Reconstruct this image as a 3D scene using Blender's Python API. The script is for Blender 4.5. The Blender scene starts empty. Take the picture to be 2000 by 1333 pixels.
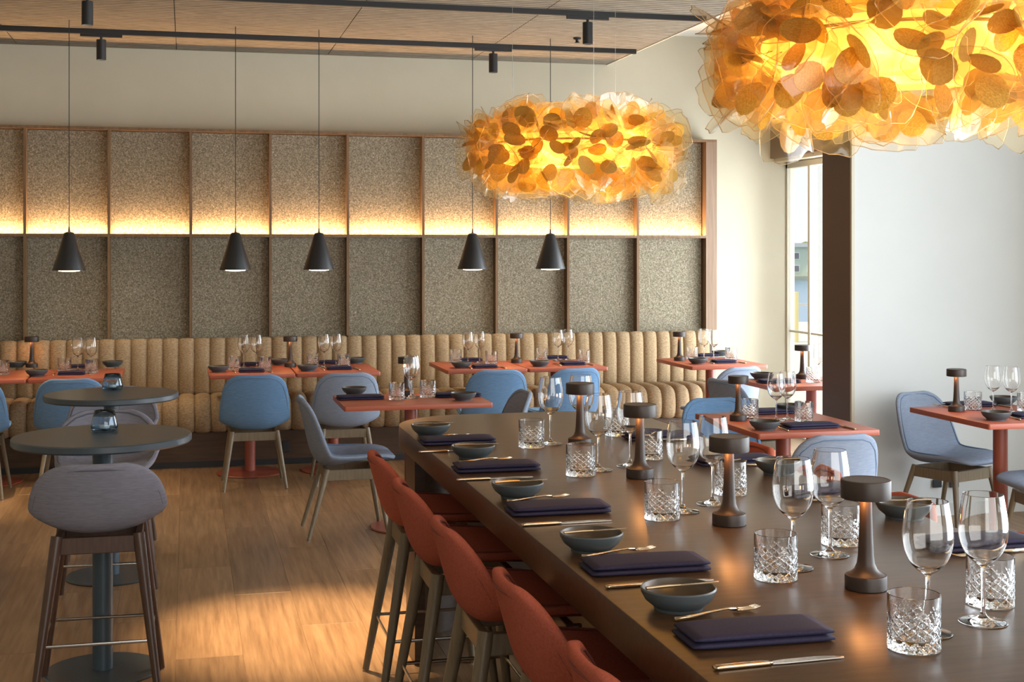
import bpy, bmesh, math, random
from mathutils import Vector, Matrix
R = math.radians
random.seed(7)
S = bpy.context.scene
COL = S.collection

# ------------------------------------------------------------ camera, world, light, exposure
CH, F, HY = 1.62, 2608.0, 490.0              # eye height, focal length in pixels, horizon row (2000x1333 frame)
TH = math.atan2(635.0, F)
sn, cs = math.sin(TH), math.cos(TH)
cam = bpy.data.cameras.new('camera'); cam.sensor_width = 36; cam.lens = F*36/2000
cam.shift_y = -(666.5-HY)/2000; cam.clip_end = 2000; cam.clip_start = .05
co = bpy.data.objects.new('camera', cam); COL.objects.link(co)
co.location = (0, 0, CH); co.rotation_euler = (R(90), 0, -TH); S.camera = co

S.view_settings.view_transform = 'Standard'; S.view_settings.look = 'None'
S.view_settings.gamma = 1; S.view_settings.use_curve_mapping = False
S.view_settings.exposure = 0.36
c = S.cycles
c.max_bounces = 14; c.diffuse_bounces = 4; c.glossy_bounces = 5; c.transmission_bounces = 12; c.transparent_max_bounces = 24
c.sample_clamp_indirect = 4; c.blur_glossy = .6; c.use_denoising = True

w = bpy.data.worlds.new('world'); S.world = w; w.use_nodes = True
bg = w.node_tree.nodes['Background']
bg.inputs[0].default_value = (.78, .89, 1, 1); bg.inputs[1].default_value = 1.08

def lamp(name, kind, loc, energy, col, rot=(0, 0, 0), **k):
    l = bpy.data.lights.new(name, kind); l.energy = energy; l.color = col
    for a, b in k.items(): setattr(l, a, b)
    o = bpy.data.objects.new(name, l); COL.objects.link(o); o.location = loc; o.rotation_euler = rot
    return o
WARM = (1, .70, .40)
DAY = (.86, .94, 1)
lamp('sun', 'SUN', (-20, -5, 30), 3.0, (1, .93, .82), (R(42), 0, R(-78)), angle=R(1))
lamp('daylight_window', 'AREA', (5.42, 2.9, 1.5), 320, DAY, (0, R(90), 0), shape='RECTANGLE', size=2.5, size_y=5.2)
lamp('rear_fill', 'AREA', (2.2, -1.75, 1.75), 120, (1, .93, .84), (R(90), 0, 0), shape='RECTANGLE', size=4.6, size_y=2.5)  # soft fill added behind the camera; no window is known there
lamp('daylight_corner_window', 'AREA', (5.46, 9.0, 1.25), 235, DAY, (0, R(90), 0), shape='RECTANGLE', size=2.3, size_y=2.4)
lamp('window_portal', 'AREA', (5.3, 9.3, 1.3), 1, (1, 1, 1), (0, R(90), 0), shape='RECTANGLE', size=2.4, size_y=3.0).data.cycles.is_portal = True
lamp('ceiling_fill', 'AREA', (-1.6, 5.0, 3.15), 14, (1, .80, .56), (0, 0, 0), shape='RECTANGLE', size=2.5, size_y=6)  # added warm overhead fill, unseen and not a fitted lamp

# ------------------------------------------------------------ helpers
def P(u, v, z=0.0):
    """where the floor-parallel plane at height z is seen at photograph pixel (u, v)"""
    t = F*(CH-z)/(v-HY); r = (u-1000)/F
    return t*(sn+r*cs), t*(cs-r*sn)

class MB:
    def __init__(s): s.v = []; s.f = []; s.m = []; s.mi = 0
    def add(s, vs, fs):
        n = len(s.v); s.v += [tuple(q) for q in vs]
        for q in fs: s.f.append(tuple(i+n for i in q)); s.m.append(s.mi)
        return s
    def box(s, x0, x1, y0, y1, z0, z1):
        return s.add([(x, y, z) for z in (z0, z1) for y in (y0, y1) for x in (x0, x1)],
                     [(0, 2, 3, 1), (4, 5, 7, 6), (0, 1, 5, 4), (2, 6, 7, 3), (0, 4, 6, 2), (1, 3, 7, 5)])
    def rod(s, a, b, r0, r1=None, n=12, caps=True):
        a = Vector(a); b = Vector(b); r1 = r0 if r1 is None else r1
        d = (b-a).normalized(); e = d.orthogonal().normalized(); g = d.cross(e)
        vs = []
        for p, r in ((a, r0), (b, r1)):
            vs += [p+(e*math.cos(2*math.pi*i/n)+g*math.sin(2*math.pi*i/n))*r for i in range(n)]
        fs = [(i, (i+1) % n, n+(i+1) % n, n+i) for i in range(n)]
        if caps: fs += [tuple(range(n-1, -1, -1)), tuple(range(n, 2*n))]
        return s.add(vs, fs)
    def lathe(s, prof, n=32, cx=0, cy=0, cz=0):
        vs = []; rings = []
        for r, z in prof:
            if r < 1e-6: rings.append([len(vs)]); vs.append((cx, cy, cz+z))
            else:
                rings.append(list(range(len(vs), len(vs)+n)))
                vs += [(cx+r*math.cos(2*math.pi*i/n), cy+r*math.sin(2*math.pi*i/n), cz+z) for i in range(n)]
        fs = []
        for A, B in zip(rings, rings[1:]):
            for i in range(n):
                j = (i+1) % n
                if len(A) == 1 and len(B) == 1: continue
                if len(A) == 1: fs.append((A[0], B[j], B[i]))
                elif len(B) == 1: fs.append((A[i], A[j], B[0]))
                else: fs.append((A[i], A[j], B[j], B[i]))
        return s.add(vs, fs)
    def tube(s, pts, r, n=8, closed=False):
        pts = [Vector(p) for p in pts]; N = len(pts); vs = []; prev = None
        for k, p in enumerate(pts):
            if closed: d = pts[(k+1) % N]-pts[k-1]
            else: d = pts[min(k+1, N-1)]-pts[max(k-1, 0)]
            d = d.normalized() if d.length > 1e-9 else Vector((0, 0, 1))
            if prev is None: e = d.orthogonal().normalized()
            else:
                e = prev-d*prev.dot(d); e = e.normalized() if e.length > 1e-6 else d.orthogonal().normalized()
            prev = e; g = d.cross(e)
            rr = r[k] if isinstance(r, (list, tuple)) else r
            vs += [p+(e*math.cos(2*math.pi*i/n)+g*math.sin(2*math.pi*i/n))*rr for i in range(n)]
        fs = []
        for k in range(N if closed else N-1):
            a = k*n; b = ((k+1) % N)*n
            fs += [(a+i, a+(i+1) % n, b+(i+1) % n, b+i) for i in range(n)]
        if not closed: fs += [tuple(range(n-1, -1, -1)), tuple(range((N-1)*n, N*n))]
        return s.add(vs, fs)
    def grid(s, fn, nu, nv):
        vs = [fn(i/nu, j/nv) for j in range(nv+1) for i in range(nu+1)]
        return s.add(vs, [(j*(nu+1)+i, j*(nu+1)+i+1, (j+1)*(nu+1)+i+1, (j+1)*(nu+1)+i) for j in range(nv) for i in range(nu)])
    def prism(s, poly, z0, z1):
        n = len(poly)
        return s.add([(x, y, z0) for x, y in poly]+[(x, y, z1) for x, y in poly],
                     [tuple(range(n-1, -1, -1)), tuple(range(n, 2*n))]+[(i, (i+1) % n, n+(i+1) % n, n+i) for i in range(n)])
    def build(s, name, mats, parent=None, smooth=True, bevel=0, seg=2, sub=0, solid=0, loc=None, auto=35):
        me = bpy.data.meshes.new(name); me.from_pydata(s.v, [], s.f)
        if not isinstance(mats, (list, tuple)): mats = [mats]
        for m in mats: me.materials.append(m)
        for p, mi in zip(me.polygons, s.m): p.material_index = mi
        bm = bmesh.new(); bm.from_mesh(me)
        if solid == 0: bmesh.ops.recalc_face_normals(bm, faces=bm.faces)
        if bevel:
            ed = [e for e in bm.edges if len(e.link_faces) == 2 and e.calc_face_angle(0) > R(30)]
            bmesh.ops.bevel(bm, geom=ed, offset=bevel, segments=seg, profile=.5, affect='EDGES')
        bm.to_mesh(me); bm.free()
        o = bpy.data.objects.new(name, me); COL.objects.link(o)
        if sub or solid:
            if solid:
                q = o.modifiers.new('s', 'SOLIDIFY'); q.thickness = solid; q.offset = 0
            if sub:
                q = o.modifiers.new('b', 'SUBSURF'); q.levels = sub; q.render_levels = sub
            dg = bpy.context.evaluated_depsgraph_get()
            me2 = bpy.data.meshes.new_from_object(o.evaluated_get(dg)); o.modifiers.clear()
            o.data = me2; bpy.data.meshes.remove(me); me = me2; me.name = name
        if smooth:
            for p in me.polygons: p.use_smooth = True
            if auto and not sub:
                try: me.set_sharp_from_angle(angle=R(auto))
                except Exception: pass
        else:
            for p in me.polygons: p.use_smooth = False
        if parent: o.parent = parent
        if loc: o.location = loc
        return o

def thing(name, label, cat, loc=(0, 0, 0), rz=0, group=None):
    o = bpy.data.objects.new(name, None); COL.objects.link(o); o.empty_display_size = .1
    o.location = loc; o.rotation_euler = (0, 0, rz)
    return tag(o, label, cat, group)
def tag(o, label, cat, group=None):
    o['label'] = label; o['category'] = cat
    if group: o['group'] = group
    return o
def struct(o): o['kind'] = 'structure'; return o
KIDS = {}
def kids(o): return [x for x in bpy.data.objects if x.parent == o] if o.name not in KIDS else KIDS[o.name]
def dup(root, loc, rz=0, label=None, group=None):
    r = root.copy(); COL.objects.link(r); r.location = loc; r.rotation_euler = (0, 0, rz)
    if label: r['label'] = label
    if group: r['group'] = group
    if root.name not in KIDS: KIDS[root.name] = [x for x in bpy.data.objects if x.parent == root]
    for ch in KIDS[root.name]:
        d = ch.copy(); COL.objects.link(d); d.parent = r
        if ch.name not in KIDS: KIDS[ch.name] = [x for x in bpy.data.objects if x.parent == ch]
        for g in KIDS[ch.name]:
            e = g.copy(); COL.objects.link(e); e.parent = d
    return r
class Proto:
    """first place() moves the prototype itself, later ones copy it"""
    def __init__(s, root): s.root = root; s.used = False
    def place(s, x, y, z, rz, label, group=None):
        if not s.used:
            s.used = True; o = s.root; o.location = (x, y, z); o.rotation_euler = (0, 0, rz); o['label'] = label
            if group: o['group'] = group
            return o
        return dup(s.root, (x, y, z), rz, label, group)

# ------------------------------------------------------------ materials
def nodes(m): return m.node_tree.nodes, m.node_tree.links
def mat(name, col, rough=.5, metal=0, spec=.5, **k):
    m = bpy.data.materials.new(name); m.use_nodes = True
    b = m.node_tree.nodes['Principled BSDF']
    b.inputs['Base Color'].default_value = (*col, 1); b.inputs['Roughness'].default_value = rough
    b.inputs['Metallic'].default_value = metal; b.inputs['Specular IOR Level'].default_value = spec
    for a, v in k.items(): b.inputs[a.replace('_', ' ')].default_value = v
    return m
def textured(name, c0, c1, scale=(1, 1, 1), noise=10, detail=4, rough=.6, bump=0, pos='Object', ramp=(.3, .7), spec=.4, rnd=0, dist=.02, c2=None):
    """noise-mottled colour, optional relief; rnd varies the value from object to object"""
    m = mat(name, c0, rough, spec=spec); n, l = nodes(m); b = n['Principled BSDF']
    tc = n.new('ShaderNodeTexCoord'); geo = n.new('ShaderNodeNewGeometry')
    mp = n.new('ShaderNodeMapping'); mp.inputs['Scale'].default_value = scale
    src = geo.outputs['Position'] if pos == 'World' else tc.outputs[pos]
    l.new(src, mp.inputs[0])
    oi = n.new('ShaderNodeObjectInfo')
    if rnd:
        cb = n.new('ShaderNodeCombineXYZ'); mu = n.new('ShaderNodeMath'); mu.operation = 'MULTIPLY'; mu.inputs[1].default_value = 37
        l.new(oi.outputs['Random'], mu.inputs[0]); l.new(mu.outputs[0], cb.inputs[0]); l.new(mu.outputs[0], cb.inputs[2])
        l.new(cb.outputs[0], mp.inputs['Location'])
    nz = n.new('ShaderNodeTexNoise'); nz.inputs['Scale'].default_value = noise; nz.inputs['Detail'].default_value = detail
    nz.inputs['Roughness'].default_value = .6
    l.new(mp.outputs[0], nz.inputs[0])
    rp = n.new('ShaderNodeValToRGB'); rp.color_ramp.elements[0].color = (*c0, 1); rp.color_ramp.elements[1].color = (*c1, 1)
    rp.color_ramp.elements[0].position, rp.color_ramp.elements[1].position = ramp
    if c2:
        e = rp.color_ramp.elements.new(min(.99, ramp[1]+.08)); e.color = (*c2, 1)
    l.new(nz.outputs[0], rp.inputs[0])
    out = rp.outputs[0]
    if rnd:
        hs = n.new('ShaderNodeHueSaturation'); mr = n.new('ShaderNodeMapRange')
        mr.inputs[3].default_value = 1-rnd; mr.inputs[4].default_value = 1+rnd
        l.new(oi.outputs['Random'], mr.inputs[0]); l.new(mr.outputs[0], hs.inputs['Value']); l.new(out, hs.inputs['Color']); out = hs.outputs[0]
    l.new(out, b.inputs['Base Color'])
    if bump:
        bp = n.new('ShaderNodeBump'); bp.inputs['Strength'].default_value = bump; bp.inputs['Distance'].default_value = dist
        l.new(nz.outputs[0], bp.inputs['Height']); l.new(bp.outputs[0], b.inputs['Normal'])
    return m
def emit(name, col, st):
    m = bpy.data.materials.new(name); m.use_nodes = True; n, l = nodes(m)
    n.remove(n['Principled BSDF']); e = n.new('ShaderNodeEmission'); e.inputs[0].default_value = (*col, 1); e.inputs[1].default_value = st
    l.new(e.outputs[0], n['Material Output'].inputs[0]); return m
def glass(name, col=(1, 1, 1), rough=0, ior=1.5):
    m = bpy.data.materials.new(name); m.use_nodes = True; n, l = nodes(m)
    n.remove(n['Principled BSDF']); g = n.new('ShaderNodeBsdfGlass'); g.inputs['Color'].default_value = (*col, 1)
    g.inputs['Roughness'].default_value = rough; g.inputs['IOR'].default_value = ior
    l.new(g.outputs[0], n['Material Output'].inputs[0]); return m
def sheen(n, l):
    """two-sided Schlick reflectance for sheets thinner than their geometry"""
    lw = n.new('ShaderNodeLayerWeight'); lw.inputs[0].default_value = .5
    p = n.new('ShaderNodeMath'); p.operation = 'POWER'; p.inputs[1].default_value = 5; l.new(lw.outputs['Facing'], p.inputs[0])
    q = n.new('ShaderNodeMath'); q.operation = 'MULTIPLY_ADD'; q.inputs[1].default_value = .9; q.inputs[2].default_value = .045; l.new(p.outputs[0], q.inputs[0])
    return q
def thin_glass(name, col=(1, 1, 1), gloss=1.0):
    m = bpy.data.materials.new(name); m.use_nodes = True; n, l = nodes(m)
    n.remove(n['Principled BSDF']); t = n.new('ShaderNodeBsdfTransparent'); t.inputs[0].default_value = (*col, 1)
    g = n.new('ShaderNodeBsdfGlossy'); g.inputs['Roughness'].default_value = .0
    fr = sheen(n, l)
    mx = n.new('ShaderNodeMixShader'); l.new(fr.outputs[0], mx.inputs[0]); l.new(t.outputs[0], mx.inputs[1]); l.new(g.outputs[0], mx.inputs[2])
    l.new(mx.outputs[0], n['Material Output'].inputs[0]); return m

M = {}
M['wall'] = textured('painted_plaster', (.51, .46, .345), (.54, .49, .375), noise=3, rough=.85, pos='World')
M['pier'] = textured('white_plaster', (.66, .69, .69), (.69, .72, .715), noise=2, rough=.8, pos='World')
M['ceil'] = mat('ceiling_paint', (.72, .69, .62), .85)
M['brown_paint'] = mat('brown_paint', (.12, .075, .05), .5)
M['cream'] = mat('cream_frame', (.62, .58, .46), .5)
M['white'] = mat('white_paint', (.80, .79, .76), .6)
M['black'] = mat('black_metal', (.012, .012, .013), .45)
M['blackwire'] = mat('black_flex', (.015, .013, .012), .6)
M['trimlight'] = mat('pale_aluminium_trim', (.75, .66, .54), .4)
M['oak'] = textured('oak_plank', (.185, .102, .048), (.375, .23, .122), scale=(13, .7, 13), noise=3.4, detail=9, rough=.36, bump=.06, pos='World', rnd=.17, ramp=(.28, .72), spec=.4, dist=.004)
M['subfloor'] = mat('dark_joint', (.05, .025, .012), .8)
M['felt'] = textured('recycled_felt', (.135, .114, .078), (.31, .272, .20), noise=95, detail=3, rough=.95, bump=.5, pos='World', rnd=.05, ramp=(.36, .64), spec=.1, dist=.004, c2=(.46, .43, .36))
M['walnut'] = textured('walnut_batten', (.125, .066, .028), (.20, .115, .052), scale=(6, 6, .6), noise=8, rough=.5, pos='World')
M['postwood'] = textured('walnut_post', (.17, .10, .058), (.25, .16, .10), scale=(14, 14, .5), noise=6, rough=.5, pos='World')
M['tweed'] = textured('straw_tweed', (.245, .165, .092), (.43, .315, .19), scale=(1, 1, 2.6), noise=62, detail=5, rough=.9, bump=.25, pos='World', ramp=(.32, .66), spec=.15, dist=.003)
M['plinth'] = textured('dark_oak_plinth', (.055, .028, .013), (.085, .045, .022), scale=(.6, 6, 6), noise=8, rough=.5, pos='World')
M['felt_blue'] = textured('blue_wool', (.105, .20, .345), (.145, .255, .41), scale=(.6, .6, 4), noise=45, detail=4, rough=.9, bump=.15, spec=.12, dist=.002)
M['felt_grey'] = textured('blue_grey_wool', (.215, .26, .345), (.27, .315, .40), scale=(.6, .6, 4), noise=45, detail=4, rough=.9, bump=.15, spec=.12, dist=.002)
M['felt_mauve'] = textured('mauve_grey_wool', (.17, .17, .205), (.225, .22, .26), scale=(.6, .6, 4), noise=45, detail=4, rough=.9, bump=.15, spec=.12, dist=.002)
M['felt_red'] = textured('terracotta_wool', (.36, .088, .055), (.44, .125, .085), noise=170, detail=4, rough=.9, bump=.2, spec=.1, dist=.002)
M['pipe_blue'] = mat('blue_piping', (.12, .19, .30), .8)
M['pipe_mauve'] = mat('mauve_piping', (.10, .10, .125), .8)
M['pipe_red'] = mat('rust_piping', (.19, .042, .03), .8)
M['legwood'] = textured('taupe_leg', (.15, .115, .07), (.22, .17, .11), scale=(8, 8, .8), noise=10, rough=.4, spec=.5)
M['legdark'] = textured('dark_walnut_leg', (.055, .028, .018), (.085, .045, .03), scale=(8, 8, .8), noise=10, rough=.38, spec=.5)
M['terra'] = mat('terracotta_laminate', (.37, .088, .045), .42)
M['terra_metal'] = mat('terracotta_metal', (.30, .075, .045), .38)
M['slate'] = mat('slate_blue_laminate', (.045, .058, .07), .36)
M['slate_metal'] = mat('slate_blue_metal', (.045, .07, .09), .4)
M['chrome'] = mat('satin_steel', (.55, .54, .52), .25, 1)
M['gold'] = mat('champagne_metal', (.60, .46, .31), .22, 1)
M['steel'] = mat('polished_steel', (.62, .60, .57), .18, 1)
M['tablewood'] = textured('smoked_oak', (.046, .024, .0115), (.092, .051, .025), scale=(1.2, 9, 9), noise=6, detail=6, rough=.30, bump=.06, pos='World', ramp=(.3, .7), spec=.5, dist=.003)
M['navy'] = textured('navy_linen', (.015, .012, .036), (.025, .021, .054), scale=(1, 1, 1), noise=260, rough=.7, bump=.12, spec=.3, dist=.001)
M['bowl'] = mat('blue_grey_stoneware', (.060, .074, .082), .40)
M['bowl_in'] = mat('brown_glaze', (.07, .052, .035), .35)
M['bronze'] = mat('bronze_lacquer', (.038, .025, .019), .45, spec=.4)
M['lampglow'] = emit('lamp_glow', (1, .38, .12), 30)
M['pendant_glow'] = emit('pendant_glow', (1, .80, .52), 9)
M['spot_glow'] = emit('spot_glow', (1, .86, .66), 7)
M['led'] = emit('led_strip', (1, .62, .26), 10)
M['glass'] = glass('clear_glass')
M['crystal'] = glass('cut_crystal', (1, 1, 1), 0, 1.52)
M['smoke'] = glass('smoked_glass', (.80, .88, .95), 0, 1.45)
M['wax'] = mat('candle_wax', (.8, .76, .68), .6)
M['pane'] = thin_glass('window_glass')
M['socket'] = mat('black_socket', (.02, .022, .026), .35)

# grooved wood-wool ceiling board: fine ribs along X
def ceiling_mat():
    m = textured('ribbed_wood_wool', (.20, .17, .13), (.40, .345, .265), scale=(.35, 6, 1), noise=30, detail=5, rough=.9, bump=.3, pos='World', spec=.1, dist=.01, ramp=(.38, .62))
    n, l = nodes(m); b = n['Principled BSDF']
    geo = n.new('ShaderNodeNewGeometry'); sp = n.new('ShaderNodeSeparateXYZ'); l.new(geo.outputs['Position'], sp.inputs[0])
    a = n.new('ShaderNodeMath'); a.operation = 'MULTIPLY'; a.inputs[1].default_value = 2*math.pi/.062; l.new(sp.outputs[1], a.inputs[0])
    q = n.new('ShaderNodeMath'); q.operation = 'SINE'; l.new(a.outputs[0], q.inputs[0])
    mr = n.new('ShaderNodeMapRange'); mr.inputs[1].default_value = -.95; mr.inputs[2].default_value = -.3; mr.inputs[3].default_value = .32; mr.inputs[4].default_value = 1
    l.new(q.outputs[0], mr.inputs[0])
    src = b.inputs['Base Color'].links[0].from_socket
    mx = n.new('ShaderNodeVectorMath'); mx.operation = 'SCALE'; l.new(src, mx.inputs[0]); l.new(mr.outputs[0], mx.inputs['Scale'])
    l.new(mx.outputs[0], b.inputs['Base Color'])
    return m
M['ribbed'] = ceiling_mat()

def sheet_mat():
    m = bpy.data.materials.new('clear_petal_sheet'); m.use_nodes = True; n, l = nodes(m); n.remove(n['Principled BSDF'])
    t = n.new('ShaderNodeBsdfTransparent'); t.inputs[0].default_value = (1, .94, .82, 1)
    tl = n.new('ShaderNodeBsdfTranslucent'); tl.inputs[0].default_value = (1, .80, .38, 1)
    g = n.new('ShaderNodeBsdfGlossy'); g.inputs[0].default_value = (1, 1, 1, 1); g.inputs[1].default_value = .08
    fr = sheen(n, l)
    a = n.new('ShaderNodeMixShader'); a.inputs[0].default_value = .11; l.new(t.outputs[0], a.inputs[1]); l.new(tl.outputs[0], a.inputs[2])
    b = n.new('ShaderNodeMixShader'); l.new(fr.outputs[0], b.inputs[0]); l.new(a.outputs[0], b.inputs[1]); l.new(g.outputs[0], b.inputs[2])
    l.new(b.outputs[0], n['Material Output'].inputs[0]); return m
def goldspot_mat():
    m = bpy.data.materials.new('gold_leaf_spot'); m.use_nodes = True; n, l = nodes(m); n.remove(n['Principled BSDF'])
    tc = n.new('ShaderNodeTexCoord'); nz = n.new('ShaderNodeTexNoise'); nz.inputs['Scale'].default_value = 260; l.new(tc.outputs['Object'], nz.inputs[0])
    rp = n.new('ShaderNodeValToRGB'); rp.color_ramp.elements[0].position = .35; rp.color_ramp.elements[1].position = .7
    rp.color_ramp.elements[0].color = (.66, .38, .05, 1); rp.color_ramp.elements[1].color = (1, .74, .20, 1); l.new(nz.outputs[0], rp.inputs[0])
    d = n.new('ShaderNodeBsdfDiffuse'); d.inputs[0].default_value = (.42, .26, .06, 1)
    tl = n.new('ShaderNodeBsdfTranslucent'); l.new(rp.outputs[0], tl.inputs[0])
    oi = n.new('ShaderNodeObjectInfo'); mr = n.new('ShaderNodeMapRange'); mr.inputs[3].default_value = .18; mr.inputs[4].default_value = .8; l.new(oi.outputs['Random'], mr.inputs[0])
    a = n.new('ShaderNodeMixShader'); l.new(mr.outputs[0], a.inputs[0]); l.new(d.outputs[0], a.inputs[1]); l.new(tl.outputs[0], a.inputs[2])
    g = n.new('ShaderNodeBsdfGlossy'); g.inputs[0].default_value = (.9, .75, .5, 1); g.inputs[1].default_value = .3
    b = n.new('ShaderNodeMixShader'); b.inputs[0].default_value = .12; l.new(a.outputs[0], b.inputs[1]); l.new(g.outputs[0], b.inputs[2])
    l.new(b.outputs[0], n['Material Output'].inputs[0]); return m
M['rim'] = glass('clear_edge', (1, .95, .85), .1, 1.3); M['sheet'] = sheet_mat(); M['spot'] = goldspot_mat()

# ------------------------------------------------------------ the room
XL, XR, YB, YN, ZC = -3.6, 5.17, 10.95, -1.6, 3.49
fl = struct(MB().box(XL, XR, YN, YB, -.08, -.012).build('floor', M['subfloor'], smooth=False))
PW, PL = .262, 1.55
def plank_mesh():
    return MB().box(-PW/2+.0008, PW/2-.0008, -PL/2+.0008, PL/2-.0008, -.012, 0).build('plank', M['oak'], fl, smooth=False, bevel=.0012, seg=1)
pk = plank_mesh(); first = True; k = 0
for i in range(34):
    x = XL+.15+PW*(i+.5)
    off = (i*.618 % 1)*PL
    for j in range(-1, 8):
        y = 2.3+off+PL*(j+.5)-PL
        if y+PL/2 > YB or y+PL/2 < 2.4 or x < -2.3-.02*y or x > 5.1 or (x > 1.9 and y < 3.2): continue
        if y-PL/2 < 1.2: continue
        if first: o = pk; first = False
        else: o = pk.copy(); COL.objects.link(o)
        o.location = (x, y, 0); k += 1
# boards around the seen field, same level
def filler(x0, x1, y0, y1):
    return MB().box(x0, x1, y0, y1, -.012, -.0008)
mb = filler(XL, XR, YN, YB); mb.build('floor_surround', M['oak'], fl, smooth=False)

struct(MB().box(XL-.15, XR+.02, YB, YB+.2, -.05, ZC+.1).build('wall_back', M['wall'], smooth=False))
struct(MB().box(XL-.15, XL, YN, YB, -.05, ZC+.1).build('wall_left', M['wall'], smooth=False))
struct(MB().box(XL-.15, -.3, YN-.2, YN, -.05, ZC+.1).box(4.7, XR+.3, YN-.2, YN, -.05, ZC+.1).box(-.3, 4.7, YN-.2, YN, 3.05, ZC+.1).box(-.3, 4.7, YN-.2, YN, -.05, .4)
       .build('wall_front', M['wall'], smooth=False))
struct(MB().box(XL-.15, XR+.3, YN-.2, YB+.2, ZC, ZC+.12).build('ceiling', M['ceil'], smooth=False))
# right wall: a window band at the camera side, a full-height window by the banquette corner
struct(MB().box(XR, XR+.2, YN, .1, -.05, ZC).box(XR, XR+.2, 7.1, 7.75, -.05, ZC).box(XR, XR+.2, .1, 7.1, 3.05, ZC).box(XR, XR+.2, .1, 7.1, -.05, .25)
       .box(XR, XR+.2, 7.75, YB, 2.47, ZC).build('wall_right', M['pier'], smooth=False))
def window(n, y0, y1, z0, z1, muls, rails, xo=.06):
    fr = MB(); t = .028
    fr.box(XR+xo, XR+xo+.07, y0, y0+t, z0, z1).box(XR+xo, XR+xo+.07, y1-t, y1, z0, z1)
    fr.box(XR+xo, XR+xo+.07, y0, y1, z1-.05, z1).box(XR+xo, XR+xo+.07, y0, y1, z0, z0+.05)
    o = struct(fr.build('window_%d' % n, M['cream'], smooth=False))
    for y in muls: MB().box(XR+xo, XR+xo+.07, y-.02, y+.02, z0+.05, z1-.05).build('mullion', M['cream'], o, smooth=False)
    ys = [y0+t]+list(muls)+[y1-t]
    for z in rails:
        for a, b in zip(ys, ys[1:]): MB().box(XR+xo+.01, XR+xo+.06, a+.02, b-.02, z-.008, z+.008).build('glazing_bar', M['cream'], o, smooth=False)
    for a, b in zip(ys, ys[1:]):
        zs = [z0+.05]+list(rails)+[z1-.05]
        for p, q in zip(zs, zs[1:]): MB().box(XR+xo+.032, XR+xo+.036, a+.015, b-.015, p+.005, q-.005).build('pane', M['pane'], o, smooth=False)
    return o
window(1, 7.75, YB, 0.02, 2.40, (8.9, 9.7, 10.5), (.91,), xo=0.0)
window(2, .1, 7.1, .25, 3.05, (1.5, 2.9, 4.3, 5.7), ())
# brown lintel box over the corner window, with its pale track underneath
struct(MB().box(5.02, XR, 7.69, YB, 2.436, ZC).build('trim_1', M['brown_paint'], smooth=False))
struct(MB().box(5.06, XR+.06, 7.69, YB, 2.405, 2.436).build('trim_2', M['cream'], smooth=False))
# pier: white front, brown flank, thin bead on the corner
struct(MB().box(3.90, XR, 7.32, 7.69, 0, ZC).build('wall_pier', M['pier'], smooth=False))
struct(MB().box(3.885, 3.90, 7.333, 7.70, 0, ZC).build('trim_3', M['brown_paint'], smooth=False))
struct(MB().box(3.882, 3.902, 7.314, 7.333, 0, ZC).build('trim_4', M['cream'], smooth=False))
struct(MB().box(3.905, XR, 7.305, 7.32, 0.0, .075).build('baseboard_right', M['pier'], smooth=False))
# acoustic ceiling raft with separate boards, pale edge trim
raft = struct(MB().box(-3.5, 3.50, .2, YB, 3.24, 3.30).build('ceiling_raft', M['black'], smooth=False))
xs = [-3.5, -2.47, -1.275, -.08, 1.115, 2.31, 3.49]
for a, b in zip(xs, xs[1:]):
    for y0, y1 in ((.2, 4.4), (4.4, 8.0), (8.0, YB)):
        MB().box(a+.003, b-.003, y0+.003, y1-.003, 3.217, 3.24).build('board', M['ribbed'], raft, smooth=False)
MB().box(3.50, 3.512, .2, YB, 3.213, 3.33).build('edge_trim', M['trimlight'], raft, smooth=False)

# wall panelling: felt panels in a walnut grid with a lit ledge
PX = [-1.194+.6118*k for k in range(-2, 10)]
wp = thing('wall_panelling', 'speckled grey felt wall panels in a walnut grid above the banquette', 'wall panelling', (0, 10.70, 0))
def wpart(mb, n, m, **k):
    o = mb.build(n, m, wp, **k); return o
wpart(MB().box(PX[0], 4.41, .10, .25, .10, 2.55), 'carcass', M['plinth'], smooth=False)
for a, b in zip(PX, PX[1:]):
    wpart(MB().box(a+.011, b-.011, .082, .10, .925, 1.732), 'panel', M['felt'], smooth=False)
    wpart(MB().box(a+.011, b-.011, .082, .10, 1.75, 2.545), 'panel', M['felt'], smooth=False)
for x in PX[:-1]:
    wpart(MB().box(x-.010, x+.010, 0, .10, .940, 1.732), 'batten', M['walnut'], smooth=False)
    wpart(MB().box(x-.010, x+.010, 0, .10, 1.750, 2.55), 'batten', M['walnut'], smooth=False)
wpart(MB().box(PX[0], 4.312, -.004, .10, 1.727, 1.733).box(PX[0], 4.312, -.004, .004, 1.733, 1.750), 'ledge', M['walnut'], smooth=False)
for a, b in zip(PX, PX[1:]):
    wpart(MB().box(a+.012, b-.012, .046, .060, 1.733, 1.738), 'light_strip', M['led'], smooth=False)
wpart(MB().box(PX[0], 4.41, -.004, .25, 2.55, 2.572), 'top_rail', M['walnut'], smooth=False)
wpart(MB().box(4.312, 4.41, -.004, .25, 0.94, 2.55), 'end_post', M['postwood'], smooth=False)
lamp('ledge_light', 'AREA', ((PX[0]+4.3)/2, 10.738, 1.742), 82, (1, .58, .27), (R(180), 0, 0), shape='RECTANGLE', size=4.3-PX[0], size_y=.02)

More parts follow.
